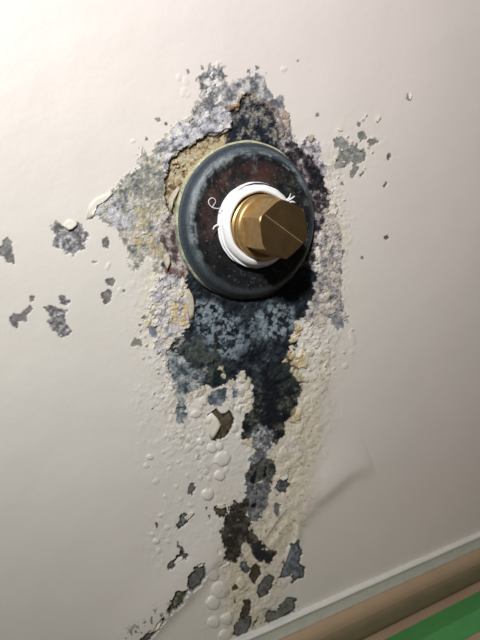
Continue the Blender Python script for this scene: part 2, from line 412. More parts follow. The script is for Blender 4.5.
# left lower lilac-white crust
p_ll = new_part('mineral_crust', 'lumpy white-lilac crust at the lower left of the flange', M_CRUST)
LL = [(158, 276), (152, 292), (150, 309), (157, 320), (152, 334), (157, 350), (166, 362), (172, 378), (184, 372), (192, 350), (196, 330), (192, 318), (191, 302), (185, 292), (188, 280), (176, 276)]
zone(p_ll, LL, [(146, 145, 151), (184, 183, 187), (208, 205, 206), (222, 216, 206), (214, 200, 170)], 0.45, 0.75, 3.2, 5, 120, lumpy=1.4, soft=1.6)
tint([(170, 295), (190, 305), (190, 325), (172, 325)], (206, 178, 118), 0.8, 121, 5, .45, .6, 4)

# big dark wet-looking stain below the flange
p_dark = new_part('blue_black_stain', 'blue-black corrosion stain directly under the flange', M_CRUST)
DK = [(188, 270), (186, 284), (185, 292), (191, 302), (192, 318), (188, 326), (180, 332), (172, 342), (168, 354), (174, 378), (186, 398), (198, 388), (210, 386), (218, 388), (228, 384), (236, 378), (244, 370), (251, 384),
      (256, 404), (262, 430), (282, 432), (292, 414), (300, 394), (300, 372), (286, 352), (296, 344), (290, 336), (296, 322), (304, 316), (312, 296), (316, 270), (250, 260)]
zone(p_dark, DK, [(9, 12, 17), (16, 21, 28), (27, 34, 42), (48, 56, 62), (86, 96, 102)], -0.15, 0.65, 2.8, 6, 124, lumpy=0.8, rough=0.6, k=1.6)
tint([(192, 300), (214, 302), (240, 318), (246, 345), (234, 362), (214, 352), (196, 330)], (136, 150, 160), 0.95, 128, 4.5, .44, .56, 4, 4)
tint([(252, 316), (268, 306), (292, 304), (296, 322), (282, 338), (262, 338)], (138, 154, 162), 0.95, 131, 4.5, .44, .56, 4, 4)
tint([(236, 318), (262, 320), (262, 346), (240, 348)], (112, 126, 136), 0.8, 134, 4, .5, .58, 4)
tint([(170, 340), (192, 332), (212, 342), (220, 360), (216, 380), (196, 384), (176, 372)], (84, 92, 86), 0.75, 137, 5, .38, .58, 5)
tint([(212, 366), (230, 364), (234, 376), (216, 382)], (22, 38, 40), 0.9, 139, 6, .2, .4, 3)
tint([(268, 380), (284, 352), (300, 376), (300, 395), (290, 418), (268, 430)], (60, 68, 62), 0.6, 141, 8, .35, .5, 4)
# light blue-grey tongue at the left bottom of the stain
p_ton = new_part('blue_grey_patch', 'powder-blue scale patch at the lower left of the stain', M_CRUST)
zone(p_ton, [(166, 350), (174, 352), (190, 366), (206, 370), (204, 382), (195, 390), (186, 396), (183, 403), (187, 411), (185, 421), (180, 425), (176, 422), (175, 412), (177, 402), (174, 384), (168, 366)],
     [(58, 66, 70), (92, 102, 108), (132, 140, 144), (166, 170, 174), (196, 196, 194)], -0.1, 0.4, 2.4, 6, 144)
p_h2 = new_part('blue_grey_patch', 'round blue-grey scale patch above the half-moon hole', M_CRUST)
zone(p_h2, [(209, 397), (212, 392), (217, 389), (227, 389), (227, 399), (221, 407), (212, 406), (208, 401)], [(70, 78, 86), (106, 114, 122), (146, 152, 158)], -0.3, 0.25, 1.4, 5, 147)
p_h2b = new_part('blue_grey_patch', 'small slotted blue-grey scale patch in the cream crust', M_CRUST)
zone(p_h2b, [(232, 394), (233, 388), (237, 388), (239, 394), (235, 399)], [(84, 98, 112), (140, 150, 160)], -0.4, 0.2, 0.8, 4, 149)

# the streak running down
p_s1 = new_part('dark_streak', 'near-black streak below the stain', M_CRUST)
zone(p_s1, [(252, 396), (262, 384), (300, 386), (295, 405), (290, 419), (284, 432), (277, 445), (272, 440), (262, 428), (256, 436), (246, 440), (241, 436), (244, 414), (254, 409)],
     [(12, 15, 21), (20, 25, 32), (36, 41, 42), (66, 69, 62), (100, 100, 88)], -0.2, 0.6, 2.4, 7, 152, lumpy=0.8)
tint([(262, 376), (282, 376), (274, 440), (262, 430)], (14, 18, 28), 0.95, 153, 8, .2, .4, 4)
p_s2 = new_part('silver_grey_scale', 'flaky silver-grey scale in the middle of the streak', M_METAL)
zone(p_s2, [(252, 436), (258, 428), (268, 428), (272, 436), (270, 450), (266, 458), (256, 466), (250, 462), (254, 450)], [(84, 88, 92), (122, 125, 128), (188, 189, 189)], 0.35, 0.7, 2.4, 3, 156, rough=0.5, relief=2.6, grow=1)
p_s3 = new_part('dark_streak', 'charcoal pitted streak with two black pits', M_CRUST)
zone(p_s3, [(256, 465), (266, 458), (274, 460), (272, 476), (272, 484), (262, 482), (252, 484), (247, 482), (246, 477), (250, 470), (252, 463)], [(44, 46, 44), (84, 84, 78), (118, 118, 112)], -0.2, 0.7, 2.4, 3, 159, relief=2.6, grow=1)
p_s4 = new_part('silver_grey_scale', 'grey flaky scale below the black pits', M_METAL)
zone(p_s4, [(248, 482), (258, 484), (264, 480), (271, 482), (271, 494), (269, 503), (261, 513), (256, 520), (249, 520), (246, 508), (246, 496)], [(78, 80, 84), (112, 114, 116), (150, 150, 148)], -0.1, 0.7, 2.4, 3, 162, relief=2.6, grow=1)
p_s5 = new_part('dark_streak', 'brown-black lower streak with ragged edges', M_CRUST)
zone(p_s5, [(246, 500), (238, 508), (234, 503), (231, 508), (226, 520), (226, 530), (222, 537), (227, 546), (226, 562), (233, 560), (240, 554), (241, 544), (246, 540), (253, 545), (256, 558), (268, 561), (276, 553), (266, 552), (257, 541), (249, 528), (246, 517)],
     [(40, 38, 36), (58, 54, 46), (78, 72, 62), (98, 92, 84)], -0.35, 0.6, 2.2, 5, 165, relief=3, grow=2.2)
tint([(252, 543), (258, 541), (266, 552), (276, 553), (268, 562), (256, 560)], (34, 38, 46), 0.85, 168, 6, .2, .4, 3)
for i, pts in enumerate([[(253, 474), (257, 470), (258, 477), (254, 484), (251, 482)], [(262, 474), (267, 468), (268, 476), (264, 479)], [(253, 504), (257, 502), (256, 508), (252, 508)], [(257, 430), (260, 427), (258, 433)]]):
    p = new_part('black_pit', None, M_CRUST)
    zone(p, pts, [(8, 10, 16), (20, 24, 32)], -1.3, 0.2, 0.8, 4, 170+i)

# isolated bare patches and chips
def lil(s): return dict(stops=[(96, 96, 98), (120, 119, 120), (150, 148, 152), LIL], seed=s)
GREYP = [(98, 97, 96), (122, 120, 118), (144, 142, 140)]
DARKP = [(84, 84, 84), (104, 104, 102), (120, 120, 118)]
BROWNP = [(60, 52, 40), (86, 76, 58), (106, 96, 76)]
MIX = [(86, 86, 85), (116, 115, 114), (152, 151, 153), (208, 207, 212)]
BLUEG = [(80, 86, 92), (106, 112, 118), (140, 146, 150)]
CH = [
 ([(51.5, 227), (55, 223), (60, 225), (63, 228), (68, 230), (76, 223), (81, 227), (88, 235), (84, 241), (86, 249), (79, 249), (73, 256), (63, 249), (54, 246), (57, 236), (53, 230)], MIX, 'star-shaped mottled bare patch with lilac salts', 1.4),
 ([(3, 241), (7, 239), (11, 242), (11, 250), (13, 256), (14, 263), (8, 261), (5, 256), (0, 255), (-1, 249), (3, 248)], GREYP, 'grey bare patch at the left edge', .8),
 ([(30, 306), (32, 309), (27, 314), (26, 320), (18, 321), (16.4, 328), (11, 323), (10.5, 317), (15, 315), (20, 315), (25, 310)], GREYP, 'slanting ragged grey bare patch', .8),
 ([(44.5, 308), (52.7, 306), (58, 309), (66, 310), (63, 316), (65, 324), (71.5, 331), (68, 334), (62, 338), (57.5, 332), (52, 331), (52.7, 325), (48, 323), (51, 318), (49, 312)], MIX, 'ragged grey bare patch with a pale fleck', .9),
 ([(30, 297), (34, 297), (34, 301), (30.5, 301)], GREYP, None, .3),
 ([(60, 297), (64.4, 297.5), (65, 301), (69.8, 302), (66.7, 305), (61, 303)], MIX, None, .4),
 ([(104, 240), (107, 237), (109, 242), (108, 247), (104, 246)], GREYP, None, .4),
 ([(109, 289.5), (111.5, 291), (110, 300), (106, 303.5), (104.5, 299), (102, 295)], GREYP, None, .5),
 ([(107.5, 280), (112, 278.5), (115, 282), (112, 286), (108, 285)], GREYP, None, .5),
 ([(187, 69), (189.5, 69), (190.5, 73), (188, 74.5)], GREYP, None, .4),
 ([(153, 118), (157, 117.5), (162, 120), (158, 122)], GREYP, None, .4),
 ([(165, 122), (168, 123), (167.5, 125.5), (165, 124.5)], GREYP, None, .3),
 ([(146, 136.5), (148, 137.5), (147.5, 140.5), (146, 139.5)], GREYP, None, .3),
 ([(202, 65.5), (204.5, 67), (203.5, 70), (201.5, 69)], GREYP, None, .3),
 ([(247.5, 68), (250.5, 69), (249.5, 74), (247.5, 73)], GREYP, None, .4),
 ([(255, 66), (260, 66), (260, 70), (257, 71)], GREYP, None, .4),
 ([(265, 71.5), (267, 72), (266.5, 74.5)], GREYP, None, .2),
 ([(334, 140), (341, 137.5), (346, 141), (349, 147), (357, 146), (358, 150), (365, 151), (365, 159), (357, 164), (350, 160), (346, 166), (337, 168), (336, 161), (340, 153), (337, 147)], [(110, 112, 108), (140, 141, 136), (168, 166, 160)], 'ragged grey bare patch upper right of the flange', 1.6),
 ([(358, 134), (364, 132), (366, 138), (361, 142)], [(120, 121, 116), (156, 154, 148)], None, 1),
 ([(368, 142), (375, 139.5), (378, 142), (372, 146)], [(120, 121, 116), (156, 154, 148)], None, 1),
 ([(355, 165), (358, 168), (352, 178), (350.5, 176)], [(120, 121, 116), (156, 154, 148)], None, .6),
 ([(358, 122.5), (361, 123), (360.5, 126.5), (358, 126)], GREYP, None, .3),
 ([(387.5, 156), (390, 154), (391, 156), (388.5, 159.5)], GREYP, None, .3),
 ([(383, 186), (385.5, 181.5), (386.5, 183), (384, 188)], GREYP, None, .3),
 ([(360, 175), (363, 172), (364.5, 174), (361.5, 176.5)], GREYP, None, .3),
 ([(340.5, 182.5), (343.5, 182), (344, 184.5), (341, 184.5)], [(150, 118, 92), (166, 136, 108)], None, .3),
 ([(316, 113), (318.5, 113.5), (318, 116.5), (316, 116)], GREYP, None, .3),
 ([(384.5, 236), (387.5, 235), (388, 238.5), (385.5, 239.5)], [(80, 76, 72), (110, 104, 98)], None, .3),
 ([(361, 256), (363.5, 256.5), (363, 259), (361, 258.5)], GREYP, None, .3),
 ([(342, 251), (344.5, 251.5), (344, 254.5), (342, 254)], GREYP, None, .3),
 ([(407, 95), (409.5, 97), (409, 101), (407, 99)], GREYP, None, .3),
 ([(296.5, 60), (298.5, 59.5), (298.5, 62), (297, 62.5)], GREYP, None, .3),
 ([(92, 261.5), (96, 261), (96.5, 263), (93, 263.5)], [(176, 138, 104), (190, 150, 116)], None, .4),
 ([(123, 290), (124.8, 290), (124.8, 292), (123, 292)], DARKP, None, .2),
 ([(141.5, 318), (145, 315), (147, 318), (143.5, 320.5)], GREYP, None, .5),
 ([(139, 324.5), (141, 325), (140.5, 327)], GREYP, None, .3),
 ([(151, 328), (156, 328), (156, 336), (152, 336)], [(100, 100, 112), (140, 140, 150)], None, 1),
 ([(133, 341.5), (136, 340), (141.5, 342), (141, 346), (138, 344), (134, 345)], [(130, 128, 120), (160, 156, 146)], None, .8),
 ([(331, 316), (337, 311), (341, 317), (344, 326), (338, 328), (332, 324)], [(110, 112, 122), (140, 140, 150), (170, 166, 166)], 'small lilac-grey bare patch right of the stain', 1.4),
 # holes along the bottom
 ([(210, 416), (213, 412), (216, 410), (222, 415), (226, 415), (230, 412), (233, 420), (230, 429), (224, 437), (214.5, 441), (212.5, 436), (216, 430), (219, 424), (216, 419)], BROWNP, 'half-moon brown hole with a curled flap', .7),
 ([(189, 489), (192, 485), (194.5, 489), (192, 495), (189, 493)], DARKP, None, .5),
 ([(181, 516), (185, 515), (188, 519), (187, 522), (183, 526), (178, 528), (177.5, 524), (181, 522)], BLUEG, 'small blue-grey chip with a lifted splinter', .6),
 ([(214.5, 507), (220, 507.5), (225, 505.5), (226, 513), (221, 517.5), (217, 513)], BROWNP, 'small brown hole beside the streak', .5),
 ([(177.5, 541), (179, 544), (182, 546), (183.5, 552), (182, 554), (180.5, 548), (177, 545)], DARKP, None, .5),
 ([(181, 553), (187, 555), (186, 559), (182, 557), (175, 563), (173, 568), (168.5, 568), (169, 563), (174, 560)], DARKP, 'thin grey crack opening into a chip', .6),
 ([(156.5, 523), (158.5, 523.5), (158, 528), (156.5, 527)], BROWNP, None, .3),
 ([(206, 508), (208, 508), (207.5, 511.5), (206, 510)], DARKP, None, .3),
 ([(208.5, 516), (210.5, 516), (210, 519)], DARKP, None, .3),
 ([(198, 564), (203, 562.5), (202.5, 566), (204.5, 574), (201, 583), (193, 589.5), (188, 584), (187.5, 577), (192, 572), (195, 567)], DARKP, 'oval grey hole left of the blisters', .6),
 ([(252, 568), (256, 565), (260, 568), (260, 574), (255, 583), (251, 577)], BROWNP, 'narrow brown oval hole under the streak', .5),
 ([(265, 578), (269, 576), (273, 577.5), (272, 587), (265, 596), (260, 597.5), (258, 593), (260, 585)], DARKP, 'oval dark grey hole below the brown hole', .5),
 ([(232, 587), (237, 584), (237, 589), (233, 590.5)], BROWNP, None, .4),
 ([(234, 599), (236, 598), (236, 603), (234, 603.5)], BROWNP, None, .3),
 ([(244, 602), (248, 600), (251, 602), (251, 608), (247, 616), (241, 616.5), (243, 610)], BROWNP, 'narrow brown hole above the bottom hole', .6),
 ([(240, 619), (246, 619), (250.5, 617), (251, 625), (244, 637), (234, 635), (236, 626)], DARKP, 'bottom grey hole with dark rim', .5),
 ([(266, 617), (269, 612), (276, 613), (281, 606), (288, 598), (295, 599.5), (295, 610), (283, 618), (271, 623), (266, 621)], [(92, 96, 88), (112, 114, 106), (128, 128, 120)], 'kidney-shaped grey hole just above the ledge', .8),
 ([(291, 546), (298, 541), (301, 553), (299, 562), (304, 568), (303.5, 577), (293, 583), (292, 575), (279, 578), (284, 570), (285, 557)], BLUEG, 'lobed blue-grey hole at the lower right', 1),
 ([(278, 481), (282, 477), (286, 476), (287.5, 486), (284, 492), (276, 489)], [(66, 70, 78), (104, 106, 112), (150, 148, 148)], 'small dark lilac pit right of the streak', 1.2),
 ([(276, 504), (280, 505), (279, 511), (277, 515), (275.5, 510)], [(92, 94, 100), (130, 130, 134)], None, .5),
 ([(170, 600), (179, 590), (187, 589), (183, 598), (178, 606), (170, 613), (167, 608)], [(54, 60, 40), (86, 94, 66), (120, 128, 112), (150, 150, 140)], 'greenish mossy chip in the fold', 2.4),
 ([(139, 641), (146, 634), (152, 630), (160, 620), (162, 617), (163, 620), (155, 632), (148, 640), (144, 645)], DARKP, 'dark gap under the lifted paint edge', .8),
 ([(247, 563), (249, 568), (247, 574), (244, 570), (241, 566), (243, 562)], BLUEG, None, .6),
 ([(224, 563), (219, 567), (226, 563.5), (231, 560)], DARKP, None, .4),
 ([(254, 621), (258, 617), (256, 622), (253, 626)], BROWNP, None, .3),
]
for i, (poly, stops, lab, wp) in enumerate(CH):
    big = abs(sum(poly[k][0]*poly[(k+1) % len(poly)][1]-poly[(k+1) % len(poly)][0]*poly[k][1] for k in range(len(poly)))/2)
    p = new_part('bare_metal_patch' if big > 25 else 'paint_chip', lab, M_METAL)
    low = poly[0][1] > 400
    zone(p, poly, stops, -1.05 if (low and big > 25) else -0.35, 0.14, wp, 3.2, 180+i, soft=0.5, ew=0.9 if big > 25 else 0.7, lumpy=0.2,
         edge=((26, 22, 18), 2.3) if (low and big > 40) else None, rough=0.6, relief=5, grow=1.1 if big > 25 else 0.4)

# mossy specks along the fold
ms = smooth(-6, 6, poly_sd(PX, PY, [(118, 645), (128, 628), (150, 608), (168, 598), (170, 610), (150, 632), (146, 645)], 12))
mixc(ms*smooth(0.60, 0.70, fbm(PX, PY, 3.2, 250, 3))*0.8, lin([70, 72, 48]))
ms = smooth(-5, 5, poly_sd(PX, PY, [(244, 636), (262, 622), (290, 612), (304, 606), (300, 616), (262, 634), (250, 642)], 12))
mixc(ms*smooth(0.60, 0.68, fbm(PX, PY, 2.6, 254, 2))*0.8, lin([40, 38, 32]))

# --- lumps of salt standing out of the crust, each a part
LU = []
def lumps(cx, cy, wx, wy, n, r, col, h, name='salt_lump'):
    for k in range(n):
        LU.append((cx+random.uniform(-wx, wx), cy+random.uniform(-wy, wy), r*random.uniform(.75, 1.25), r*random.uniform(.75, 1.25), h*random.uniform(.7, 1.2), col, name))
LU += [(296, 330, 4.6, 6.5, 2.2, (206, 178, 124), 'salt_lump'), (293, 340, 3, 3, 1.6, (222, 206, 166), 'salt_lump'), (291, 356, 5, 5, 2.2, (214, 190, 138), 'salt_lump'),
       (299, 355, 5, 4.5, 2.1, (222, 204, 160), 'salt_lump'), (304, 361, 5, 4.5, 2, (214, 190, 136), 'salt_lump'), (285, 363, 3.6, 3.4, 1.7, (224, 208, 168), 'salt_lump'),
       (296, 365, 5, 4, 1.8, (212, 186, 140), 'salt_lump'), (297, 376, 4.6, 6.5, 2.2, (216, 206, 172), 'salt_lump'), (304, 348, 3.6, 4, 1.5, (220, 210, 184), 'salt_lump'),
       (308, 356, 3.6, 6, 1.5, (220, 210, 184), 'salt_lump'), (302, 378, 3.4, 4.5, 1.5, (220, 206, 170), 'salt_lump'),
       (297, 416, 4, 5, 1.6, (216, 196, 150), 'salt_lump'), (292, 412, 3, 3, 1.3, (216, 198, 156), 'salt_lump'), (291, 421, 3, 3.6, 1.2, (212, 196, 160), 'salt_lump'),
       (222, 368, 3.6, 4, 1.9, (214, 204, 178), 'salt_lump'), (224, 375, 3, 3, 1.5, (210, 204, 184), 'salt_lump'), (204, 369, 2.8, 3, 1.4, (188, 190, 184), 'salt_lump'),
       (200, 392, 6.5, 4.6, 1.19, (216, 208, 186), 'salt_lump'), (190, 398, 5, 5, 0.98, (212, 206, 186), 'salt_lump'),
       (242, 377, 5, 5, 1.40, (206, 202, 184), 'salt_lump'), (247, 384, 5, 6, 1.54, (216, 208, 184), 'salt_lump'), (240, 390, 5, 6, 1.33, (206, 202, 184), 'salt_lump'),
       (249, 396, 5, 5, 1.40, (210, 204, 184), 'salt_lump'), (243, 401, 5, 4.4, 1.19, (212, 204, 180), 'salt_lump'), (250, 408, 4.5, 5, 1.26, (214, 200, 160), 'salt_lump'),
       (241, 410, 3.6, 3.4, 1.3, (214, 206, 184), 'salt_lump'), (232, 383, 4.5, 3.4, 1.5, (208, 202, 182), 'salt_lump'), (233, 404, 3.5, 4, 1, (214, 208, 190), 'salt_lump'),
       (247, 443, 4, 5, 1.2, (200, 182, 136), 'salt_lump'), (182, 316, 4, 3.6, 1.7, (210, 184, 128), 'salt_lump'), (172, 303, 4, 3.5, 1.4, (222, 214, 196), 'salt_lump'),
       (166, 316, 3.4, 3.2, 1.3, (216, 206, 184), 'salt_lump'), (174, 322, 3.4, 3.2, 1.3, (214, 198, 154), 'salt_lump'), (148, 323, 3.4, 3.4, 1.1, (214, 200, 154), 'salt_lump'),
       (188, 301, 3.4, 8, 1.6, (206, 204, 204), 'salt_lump'), (187, 318, 3, 6, 1.4, (206, 200, 196), 'salt_lump'), (180, 336, 3, 3, 1.2, (206, 206, 212), 'salt_lump'),
       (320, 318, 3.6, 4.6, 1.5, (216, 206, 190), 'salt_lump'), (316, 344, 4, 6, 1.4, (216, 210, 196), 'salt_lump'), (312, 332, 3.5, 5, 1.3, (212, 206, 194), 'salt_lump'),
       (322, 300, 3.4, 4.6, 1.5, (206, 196, 184), 'salt_lump'), (326, 309, 3.2, 3.6, 1.4, (212, 204, 190), 'salt_lump'),
       (218, 112, 5, 5, 1.0, (216, 214, 220), 'salt_lump'), (226, 119, 4.4, 5, 1.0, (212, 210, 218), 'salt_lump'), (206, 126, 5, 4.5, 1.0, (206, 204, 212), 'salt_lump'),
       (214, 128, 4, 3.5, .9, (204, 204, 214), 'salt_lump'), (194, 134, 5, 4.5, 1.0, (204, 206, 216), 'salt_lump'), (185, 140, 4.5, 4.2, .9, (208, 208, 218), 'salt_lump'),
       (240, 98, 2.4, 3.4, 1.2, (198, 168, 128), 'salt_lump'), (234, 107, 3.2, 2.4, 1.2, (194, 152, 108), 'salt_lump'), (283, 112, 3.6, 6, 1.0, (190, 160, 138), 'salt_lump'),
       (286, 124, 3.4, 6, 1.1, (184, 150, 130), 'salt_lump')]
lumps(186, 168, 14, 18, 14, 2.0, (190, 168, 128), 0.7)
lumps(330, 245, 9, 55, 42, 2.7, (204, 192, 178), 1.3)
lumps(322, 350, 12, 40, 22, 2.6, (212, 202, 182), 1.0)
lumps(150, 225, 24, 24, 26, 2.2, (196, 190, 178), 0.8)
lumps(169, 318, 14, 36, 34, 2.6, (208, 204, 206), 1.1)
lumps(226, 330, 34, 18, 26, 2.2, (96, 112, 128), 0.9)
lumps(266, 398, 10, 26, 14, 2.3, (26, 34, 44), 0.8)
lumps(198, 366, 14, 16, 16, 2.4, (84, 96, 98), 0.8)
for (x, y, rx, ry, h, col, nm) in LU:
    if np.hypot((x-245)/69, (y-220)/78) < 1.0: continue
    m = (np.abs(PX-x) < rx*1.9) & (np.abs(PY-y) < ry*1.9)
    if not m.any(): continue
    a = random.uniform(-.6, .6)
    dx = PX[m]-x+12*WX1[m]+4*WFX[m]; dy = PY[m]-y+12*WY1[m]+4*WFY[m]
    q = np.hypot((dx*math.cos(a)+dy*math.sin(a))/rx, (-dx*math.sin(a)+dy*math.cos(a))/ry)
    f = smooth(1.05, 0.72, q)
    hh = np.sqrt(np.clip(1-(q*.92)**2, 0, 1))*f
    H[m] = H[m]*(1-.6*hh)+hh*h*0.5*MM*(0.5+1.0*n_fin[m])+f*0.12*MM
    cc = lin(col)*(0.75+0.5*fbm(PX[m], PY[m], 3, 270, 3))[:, None]
    keep = (f*(0.5 if col[0] < 200 or h < 1.35 else 0.85))[:, None]
    C[m] = C[m]*(1-keep)+cc*keep
    R[m] = np.where(f > .5, 0.7, R[m])
    idx = np.where(m)[0][q < 0.95]
    if len(idx) > 5:
        REG[idx] = new_part(nm, None, M_CRUST)
R = np.clip(R, 0.2, 1)

# --- cut the field into the wall's own mesh and its parts
V = np.c_[W3[:, 0], -H, W3[:, 2]]
Hg = H.reshape(NX, NZ)
dhx = np.gradient(Hg, gx, axis=0).ravel(); dhz = np.gradient(Hg, gz, axis=1).ravel()
NRM = np.c_[-dhx, -np.ones(NX*NZ), -dhz]; NRM[:, 0] = -dhx; NRM /= np.linalg.norm(NRM, axis=1)[:, None]
I = np.arange(NX*NZ).reshape(NX, NZ)
FQ = np.stack([I[:-1, :-1], I[1:, :-1], I[1:, 1:], I[:-1, 1:]], -1).reshape(-1, 4)
# drop what the flange hides completely is not needed; keep the sheet whole
FREG = REG[FQ].max(axis=1)
order = np.argsort(FREG, kind='stable'); FS = FREG[order]
bounds = np.searchsorted(FS, np.arange(len(parts)+2))
def cut(k):
    f = FQ[order[bounds[k]:bounds[k+1]]]
    if not len(f): return None
    u, inv = np.unique(f, return_inverse=True)
    return u, inv.reshape(-1, 4)
u, f = cut(0)
WALL = mesh_obj('wall_front', V[u], f, M_PAINT, None, True, NRM[u], C[u], R[u])
tag(WALL, 'cream painted sheet-steel wall, peeling and corroded around the pipe flange', 'wall', kind='structure')
npart = 0
for k, (nm, lab, mat) in enumerate(parts, 1):
    c = cut(k)
    if c is None or len(c[1]) < 4: continue
    u, f = c
    if nm == 'paint_blister': CC = C[u]
    else: CC = C[u]
    o = mesh_obj(nm, V[u], f, mat, WALL, True, NRM[u], CC, R[u]); npart += 1
    if lab: o['label'] = lab
print('grid', NX, NZ, 'parts', npart)

def h_at(px, py):
    w_ = to_wall([[px, py]])[0]
    i = int(np.clip(np.searchsorted(gx, w_[0]), 0, NX-1)); j = int(np.clip(np.searchsorted(gz, w_[2]), 0, NZ-1))
    return Hg[i, j]

# --- curled flakes of paint
M_FLAKE = material('cream_paint_flake', tuple(lin([232, 226, 212])), 0.45, noise=(900, 0.93, 1.04))
M_FLAKE_D = material('stained_paint_flake', tuple(lin([190, 180, 160])), 0.6, noise=(900, 0.7, 1.2))
def flake(poly, ang, lift, mat=M_FLAKE, base_h=None, name='paint_flake', curl=1.7):
    P = np.array(poly, float); n = len(P); c = P.mean(0)
    dv = np.array([math.cos(ang), math.sin(ang)])
    t = (P-c)@dv; t0, t1 = t.min(), t.max()
    b = base_h if base_h is not None else 0.25
    def hh(p): return (b+lift*(((p-c)@dv-t0)/(t1-t0))**curl)*MM
    rings = [P, c+(P-c)*0.6, c+(P-c)*0.25]
    vs = []
    for th in (0.14, 0.0):
        for k, rg in enumerate(rings):
            for p in rg:
                ww = to_wall([p])[0]
                vs.append((ww[0], -(hh(p)+(th if k else th*0.6+0.08)*MM), ww[2]))
    fs = []
    for s in (0, 1):
        o = s*3*n
        for k in range(2):
            for i in range(n):
                q = [o+k*n+i, o+k*n+(i+1) % n, o+(k+1)*n+(i+1) % n, o+(k+1)*n+i]
                fs.append(q if s == 0 else q[::-1])
        top = [o+2*n+i for i in range(n)]
        fs.append(top if s == 0 else top[::-1])
    for i in range(n):
        fs.append([i, 3*n+i, 3*n+(i+1) % n, (i+1) % n])
    return mesh_obj(name, vs, fs, mat, WALL, True)
flake([(86, 219), (90, 204), (96, 198), (103, 195), (110, 191), (113, 193), (106, 200), (98, 205), (94, 213), (92, 218)], 0.3, 0.5, curl=2.5)
flake([(62, 225), (68, 219), (77, 221), (77, 225), (72, 229), (68, 230)], 1.4, 0.7, curl=2.5)
flake([(207, 416), (211, 412), (217, 418), (220, 424), (218, 430), (214, 438), (211, 440), (208, 434), (206, 425)], -0.1, 1.1, curl=2.2)
flake([(184, 517), (191, 510), (193, 511), (190, 517), (186, 521)], -0.6, 1.8)
flake([(216, 507), (218, 504), (224, 504), (225, 507), (221, 509)], -1.2, 1.2)
flake([(147, 632), (155, 623), (160, 618), (162, 620), (158, 627), (150, 632)], 0.8, 1.8)
flake([(219, 568), (225, 562), (229, 560), (229, 563), (223, 567)], 0.6, 1.2)
flake([(196, 564), (200, 561), (204, 562), (202, 565), (198, 567)], 0.8, .9)
flake([(174, 562), (178, 557), (182, 555), (182, 558), (177, 562), (174, 565)], 0.6, 1.2)
flake([(283, 556), (288, 544), (290, 545), (287, 556), (284, 566)], 0, 1.1)
flake([(279, 478), (283, 473), (288, 474), (287, 478), (282, 480)], 1.2, 1.0)
flake([(163, 255), (168, 252), (169, 262), (166, 270), (164, 264)], 0.2, 1.4, M_FLAKE_D, 0.8)
flake([(170, 196), (177, 186), (179, 188), (173, 200), (170, 212), (168, 206)], 0.3, 1.4, M_FLAKE_D, 0.5)
flake([(184, 292), (188, 288), (192, 296), (193, 306), (192, 316), (188, 320), (186, 308)], 0.2, 1.6, M_FLAKE_D, 0.7)
flake([(306, 140), (310, 134), (313, 136), (311, 143)], -.4, 1.2, M_FLAKE_D, .4)
flake([(375, 121), (379, 115), (380, 117), (377, 123)], -.6, 1.0)
flake([(408, 98), (409, 80+13), (411, 95), (410, 101)], -.2, 1.0)
random.seed(21)
FL = [(340, 130, 8), (347, 137, 6), (352, 142, 6), (360, 150, 6), (368, 147, 6), (372, 152, 5), (363, 120, 6), (366, 116, 5), (372, 138, 5), (342, 150, 5), (336, 158, 5),
      (344, 162, 5), (352, 156, 5), (365, 168, 5), (338, 178, 5), (344, 200, 5), (335, 205, 6), (341, 215, 5), (337, 232, 6), (338, 262, 5), (330, 258, 6), (333, 280, 6),
      (336, 296, 6), (328, 274, 5), (322, 288, 6), (325, 225, 5), (140, 330, 5), (146, 345, 6), (143, 358, 6), (158, 372, 5), (164, 385, 5), (154, 392, 5),
      (152, 408, 5), (347, 316, 5), (352, 330, 6), (344, 352, 5), (334, 368, 5), (322, 378, 5), (328, 342, 5), (256, 448, 5), (262, 440, 6), (256, 492, 5), (262, 498, 5),
      (232, 512, 6), (238, 520, 6), (230, 535, 6), (252, 472, 5), (268, 466, 5), (250, 424, 6), (258, 418, 5), (281, 414, 6), (286, 398, 5), (276, 430, 5)]
for (x, y, s) in FL:
    dark = any((x-a)**2+(y-b)**2 < r*r for a, b, r in [(262, 440, 34), (252, 490, 26), (234, 525, 24), (278, 410, 22)])
    n = 6; a0 = random.uniform(0, 6.28)
    el = random.uniform(.45, .8); rot = random.uniform(-.9, .9)
    pts = []
    for k in range(n):
        a = a0+k*6.283/n; rr = s*0.42*random.uniform(.6, 1.15)
        u1, v1 = rr*math.cos(a), rr*el*math.sin(a)
        pts.append((x+u1*math.cos(rot)-v1*math.sin(rot), y+u1*math.sin(rot)+v1*math.cos(rot)))
    if dark: mt = material('dark_scale', (0.13, 0.135, 0.14), 0.45, noise=(1200, .6, 1.4)) if 'dark_scale' not in bpy.data.materials else bpy.data.materials['dark_scale']
    else: mt = M_FLAKE if x > 335 or x < 160 or y > 340 else M_FLAKE_D
    flake(pts, random.uniform(2.2, 4.2), random.uniform(.5, 1.1), mt, h_at(x, y)/MM+0.05, name='scale_flake' if dark else 'paint_flake')

# ------------------------------------------------------------------ flange
RIM = 0.0464
def fit_centre():
    tgt = np.array([245.3, 220.3]); g = np.array([245.3, 220.3]); t = np.linspace(0, 2*math.pi, 200)
    for _ in range(20):
        c = to_wall([g])[0]
        q = to_px(np.c_[c[0]+RIM*np.cos(t), 0*t-0.003, c[2]+RIM*np.sin(t)])
        g = g+(tgt-(q.max(0)+q.min(0))/2)
    print('rim extent', q.min(0), q.max(0))
    return c
FC = fit_centre()

